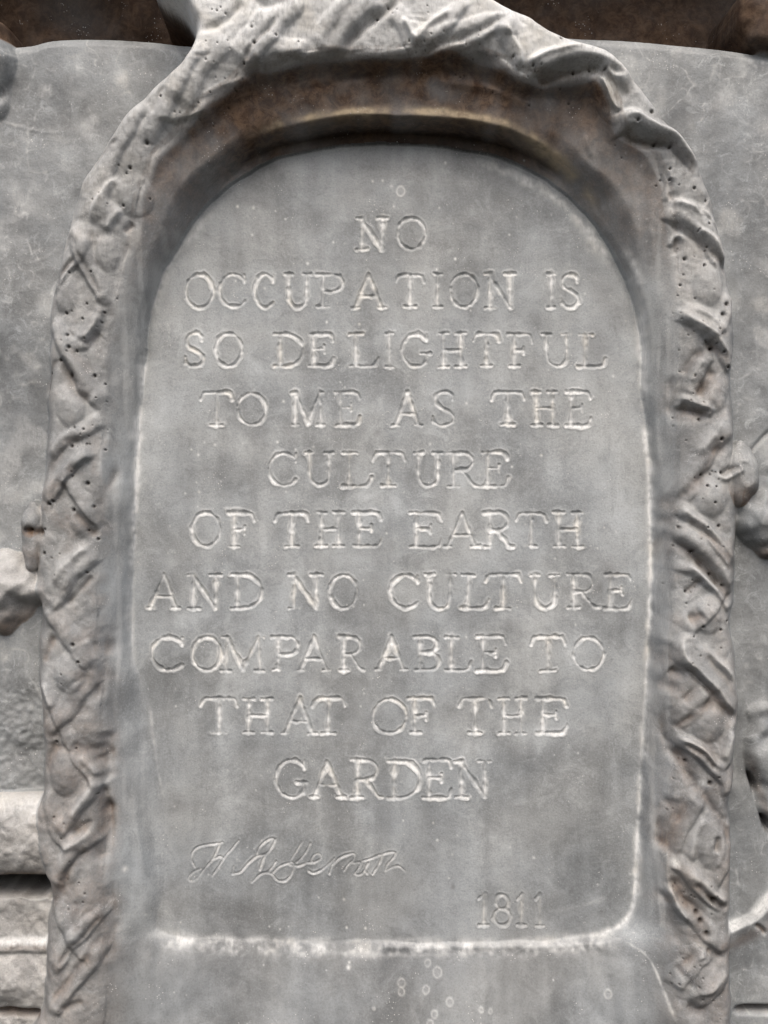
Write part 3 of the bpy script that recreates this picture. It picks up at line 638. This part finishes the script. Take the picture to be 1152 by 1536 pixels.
# ---------------------------------------------------------------- materials
def lead(name, base=(0.30, 0.30, 0.295), streak=True, warm=0.0, grain=1.0):
    m = bpy.data.materials.new(name); m.use_nodes = True; t = m.node_tree; N = t.nodes; Lk = t.links
    b = N['Principled BSDF']
    def node(k, **kw):
        n = N.new(k)
        for a_, v_ in kw.items(): setattr(n, a_, v_)
        return n
    tc = node('ShaderNodeNewGeometry')
    pos = tc.outputs['Position']
    def mapped(sc):
        mp = node('ShaderNodeMapping'); mp.inputs['Scale'].default_value = sc; Lk.new(pos, mp.inputs[0]); return mp.outputs[0]
    def ns(vec, scale, det=6, rough=.6, dist=0.0):
        n = node('ShaderNodeTexNoise'); Lk.new(vec, n.inputs['Vector'])
        n.inputs['Scale'].default_value = scale; n.inputs['Detail'].default_value = det
        n.inputs['Roughness'].default_value = rough; n.inputs['Distortion'].default_value = dist; return n.outputs['Fac']
    def ramp(f, a_, b_, lo=0.0, hi=1.0):
        n = node('ShaderNodeMapRange'); n.interpolation_type = 'SMOOTHSTEP'; Lk.new(f, n.inputs[0])
        n.inputs[1].default_value = a_; n.inputs[2].default_value = b_; n.inputs[3].default_value = lo; n.inputs[4].default_value = hi
        return n.outputs[0]
    def math_(op, x, y):
        n = node('ShaderNodeMath', operation=op)
        for i_, q in enumerate((x, y)):
            if isinstance(q, (int, float)): n.inputs[i_].default_value = q
            else: Lk.new(q, n.inputs[i_])
        return n.outputs[0]
    def mix(f, c1, c2, mode='MIX'):
        n = node('ShaderNodeMix', data_type='RGBA', blend_type=mode)
        if isinstance(f, (int, float)): n.inputs[0].default_value = f
        else: Lk.new(f, n.inputs[0])
        for i_, q in ((6, c1), (7, c2)):
            if isinstance(q, tuple): n.inputs[i_].default_value = (*q, 1)
            else: Lk.new(q, n.inputs[i_])
        return n.outputs[2]
    at = node('ShaderNodeAttribute', attribute_name='stain_and_shade'); tn_ = node('ShaderNodeAttribute', attribute_name='tone')
    sp = node('ShaderNodeSeparateColor'); Lk.new(at.outputs['Color'], sp.inputs[0])
    lime, brown, dark, tan = sp.outputs[0], sp.outputs[1], sp.outputs[2], at.outputs['Alpha']  # channels also carry the painted light and shade
    iso = mapped((1, 1, 1)); vert = mapped((1, 1, .16)); vert2 = mapped((1, 1, .35))
    big = ns(iso, 9, 6, .62, .6); med = ns(iso, 38, 8, .65, .4); fin = ns(iso, 750, 4, .65)
    st1 = ns(vert, 55, 6, .6, .2); st2 = ns(vert2, 170, 5, .6)
    dk = tuple(c*.80 for c in base); lt = tuple(min(1, c*1.22) for c in base)
    col = mix(ramp(big, .38, .62), dk, lt)
    blot = ns(iso, 40, 8, .72, .8); col = mix(ramp(blot, .5, .66, 0, .45), col, tuple(c*1.55 for c in base)); col = mix(ramp(blot, .34, .47, .5, 0), col, tuple(c*.66 for c in base))
    col = mix(ramp(med, .42, .72, 0, .45), col, tuple(c*1.5 for c in base))
    col = mix(ramp(med, .28, .42, .35, 0), col, tuple(c*.62 for c in base))
    if streak:
        col = mix(ramp(st1, .5, .75, 0, .38), col, tuple(c*1.5 for c in base))
        col = mix(ramp(st1, .26, .44, .4, 0), col, tuple(c*.66 for c in base))
        col = mix(ramp(st2, .55, .8, 0, .3), col, tuple(c*1.6 for c in base))
    else:
        vein = ns(iso, 85, 9, .76, 1.0)
        col = mix(ramp(vein, .53, .64, 0, .62), col, tuple(min(1, c*1.8) for c in base))
    # faint warm and cool clouds
    tint = ns(iso, 14, 4, .5)
    col = mix(ramp(tint, .4, .7, 0, .4), col, (1.03, 1.0, .96), 'MULTIPLY')
    col = mix(ramp(tint, .6, .3, 0, .4), col, (.96, .99, 1.03), 'MULTIPLY')
    if warm: col = mix(warm, col, (1.04, .98, .93), 'MULTIPLY')
    col = mix(ramp(fin, .48, .68, 0, .26), col, tuple(c*1.6 for c in base)); col = mix(ramp(fin, .50, .32, 0, .28), col, tuple(c*.55 for c in base))
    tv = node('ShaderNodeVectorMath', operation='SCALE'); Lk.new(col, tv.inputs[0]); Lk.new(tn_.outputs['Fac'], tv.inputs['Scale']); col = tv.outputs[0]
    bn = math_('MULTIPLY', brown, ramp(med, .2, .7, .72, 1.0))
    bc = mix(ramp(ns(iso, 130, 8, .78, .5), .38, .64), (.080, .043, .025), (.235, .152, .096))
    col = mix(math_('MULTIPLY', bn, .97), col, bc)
    tn = math_('MULTIPLY', tan, ramp(ns(iso, 200, 4), .3, .6, .5, 1)); col = mix(tn, col, (.58, .48, .34))
    fl = math_('MULTIPLY', lime, ramp(ns(vert2, 420, 4, .7), .25, .62, .45, 1.15)); 
    lc = mix(ramp(ns(iso, 30, 3), .45, .7), (.68, .695, .69), (.62, .615, .58))
    n_ = node('ShaderNodeClamp'); Lk.new(fl, n_.inputs[0]); fl = n_.outputs[0]
    col = mix(fl, col, lc)
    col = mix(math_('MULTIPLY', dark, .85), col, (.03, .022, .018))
    # tiny mineral sparkle
    vo = node('ShaderNodeTexVoronoi'); Lk.new(iso, vo.inputs['Vector']); vo.inputs['Scale'].default_value = 420
    spk = math_('MULTIPLY', math_('LESS_THAN', vo.outputs['Distance'], .16), ramp(ns(iso, 45, 3), .56, .66))
    col = mix(math_('MULTIPLY', spk, .6), col, (.75, .74, .72))
    Lk.new(col, b.inputs['Base Color'])
    rg = math_('ADD', math_('ADD', ramp(med, .3, .7, .42, .62), math_('MULTIPLY', brown, .3)), math_('MULTIPLY', fl, .25)); Lk.new(rg, b.inputs['Roughness'])
    Lk.new(ramp(math_('MAXIMUM', brown, dark), 0, 1, .42, .05), b.inputs['Specular IOR Level'])
    bh = math_('ADD', math_('MULTIPLY', ns(iso, 700, 5, .7), .45*grain), math_('MULTIPLY', ns(iso, 95, 5, .6), 1.0*grain))
    bh = math_('ADD', bh, math_('MULTIPLY', st2, .5))
    bp = node('ShaderNodeBump'); bp.inputs['Strength'].default_value = .55; bp.inputs['Distance'].default_value = .0011
    Lk.new(bh, bp.inputs['Height']); Lk.new(bp.outputs[0], b.inputs['Normal'])
    return m
M_tab = lead('tablet_lead', (.268, .284, .290), True)
M_wall = lead('panel_lead', (.268, .284, .290), False)
M_gar = lead('garland_lead', (.268, .284, .290), False, warm=.25, grain=1.3)
M_sill = lead('sill_lead', (.268, .284, .290), True)
M_sto = lead('crusted_lead', (.37, .37, .36), False, warm=.2, grain=2.2)

def region(name, fidk, mat, parent=None):
    if fidk not in bounds: return None
    a_, b_ = bounds[fidk]
    q = quads[order[a_:b_]]; u_, inv = np.unique(q, return_inverse=True); inv = inv.reshape(-1).astype(np.int32)
    me = bpy.data.meshes.new(name); nf = len(q)
    me.vertices.add(len(u_)); me.vertices.foreach_set('co', co[u_].reshape(-1))
    me.loops.add(nf*4); me.loops.foreach_set('vertex_index', inv)
    me.polygons.add(nf); me.polygons.foreach_set('loop_start', np.arange(0, nf*4, 4, dtype=np.int32))
    me.update(calc_edges=True)
    at = me.attributes.new('stain_and_shade', 'FLOAT_COLOR', 'POINT'); at.data.foreach_set('color', C4[u_].reshape(-1))
    at2 = me.attributes.new('tone', 'FLOAT', 'POINT'); at2.data.foreach_set('value', tone[u_])
    me.polygons.foreach_set('use_smooth', np.ones(nf, bool))
    me.normals_split_custom_set_from_vertices(nrm[u_])
    me.materials.append(mat)
    o = bpy.data.objects.new(name, me); scn.collection.objects.link(o)
    if parent is not None: o.parent = parent
    return o
def tag(o, label=None, cat=None, group=None, kind=None):
    for k_, v_ in (('label', label), ('category', cat), ('group', group), ('kind', kind)):
        if v_: o[k_] = v_
    return o
wall = tag(region('wall', 0, M_wall), kind='structure')
region('recess', 1, M_wall, wall)
plaque = bpy.data.objects.new('lead_plaque', None); scn.collection.objects.link(plaque)
tag(plaque, 'arched grey lead plaque with an engraved garden quotation framed by a ribbon-bound garland', 'plaque')
tabo = region('inscription_tablet', 13, M_tab, plaque); tabo['label'] = 'smooth arched tablet face carrying the engraved words'
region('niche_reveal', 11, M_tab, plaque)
region('sill', 12, M_sill, plaque)
gar = region('garland', 10, M_gar, plaque)
region('garland_knot', 9, M_gar, gar); region('garland_knot', 8, M_gar, gar)
for k_ in range(1, nrib+1): region('ribbon', 100+k_, M_gar, gar)
for i_, ch in enumerate(letters):
    o = region('numeral' if ch.isdigit() else 'letter', 301+i_, M_tab, tabo)
    if o: o['label'] = ('engraved numeral ' if ch.isdigit() else 'engraved capital ')+ch
o = region('signature', 300+SIG, M_tab, tabo); o['label'] = 'slanting handwritten signature engraved at the foot'
for k_, lb in ((2, 'rounded lead relief swelling cut off by the left edge, beside the middle of the garland'),
               (3, 'egg-shaped lead relief hanging beside the knot at the right edge'),
               (4, 'narrow lead relief shape in the upper left corner beside the dark recess'),
               (5, 'smooth lead relief behind a dark crevice, low at the right edge'),
               (6, 'shaded relief leaf in the top right corner above the panel rim')):
    o = region('relief_ornament', k_, M_wall if k_ != 2 else M_sto)
    if o: tag(o, lb, 'ornament', 'relief ornaments at the picture edges')
tag(region('moulding', 7, M_sto), 'stacked horizontal mouldings with a black slot at the lower left, left of the garland', 'moulding')
print('ids', len(bounds), 'quads', len(quads), 'letters', len(letters), 'ribbons', nrib)
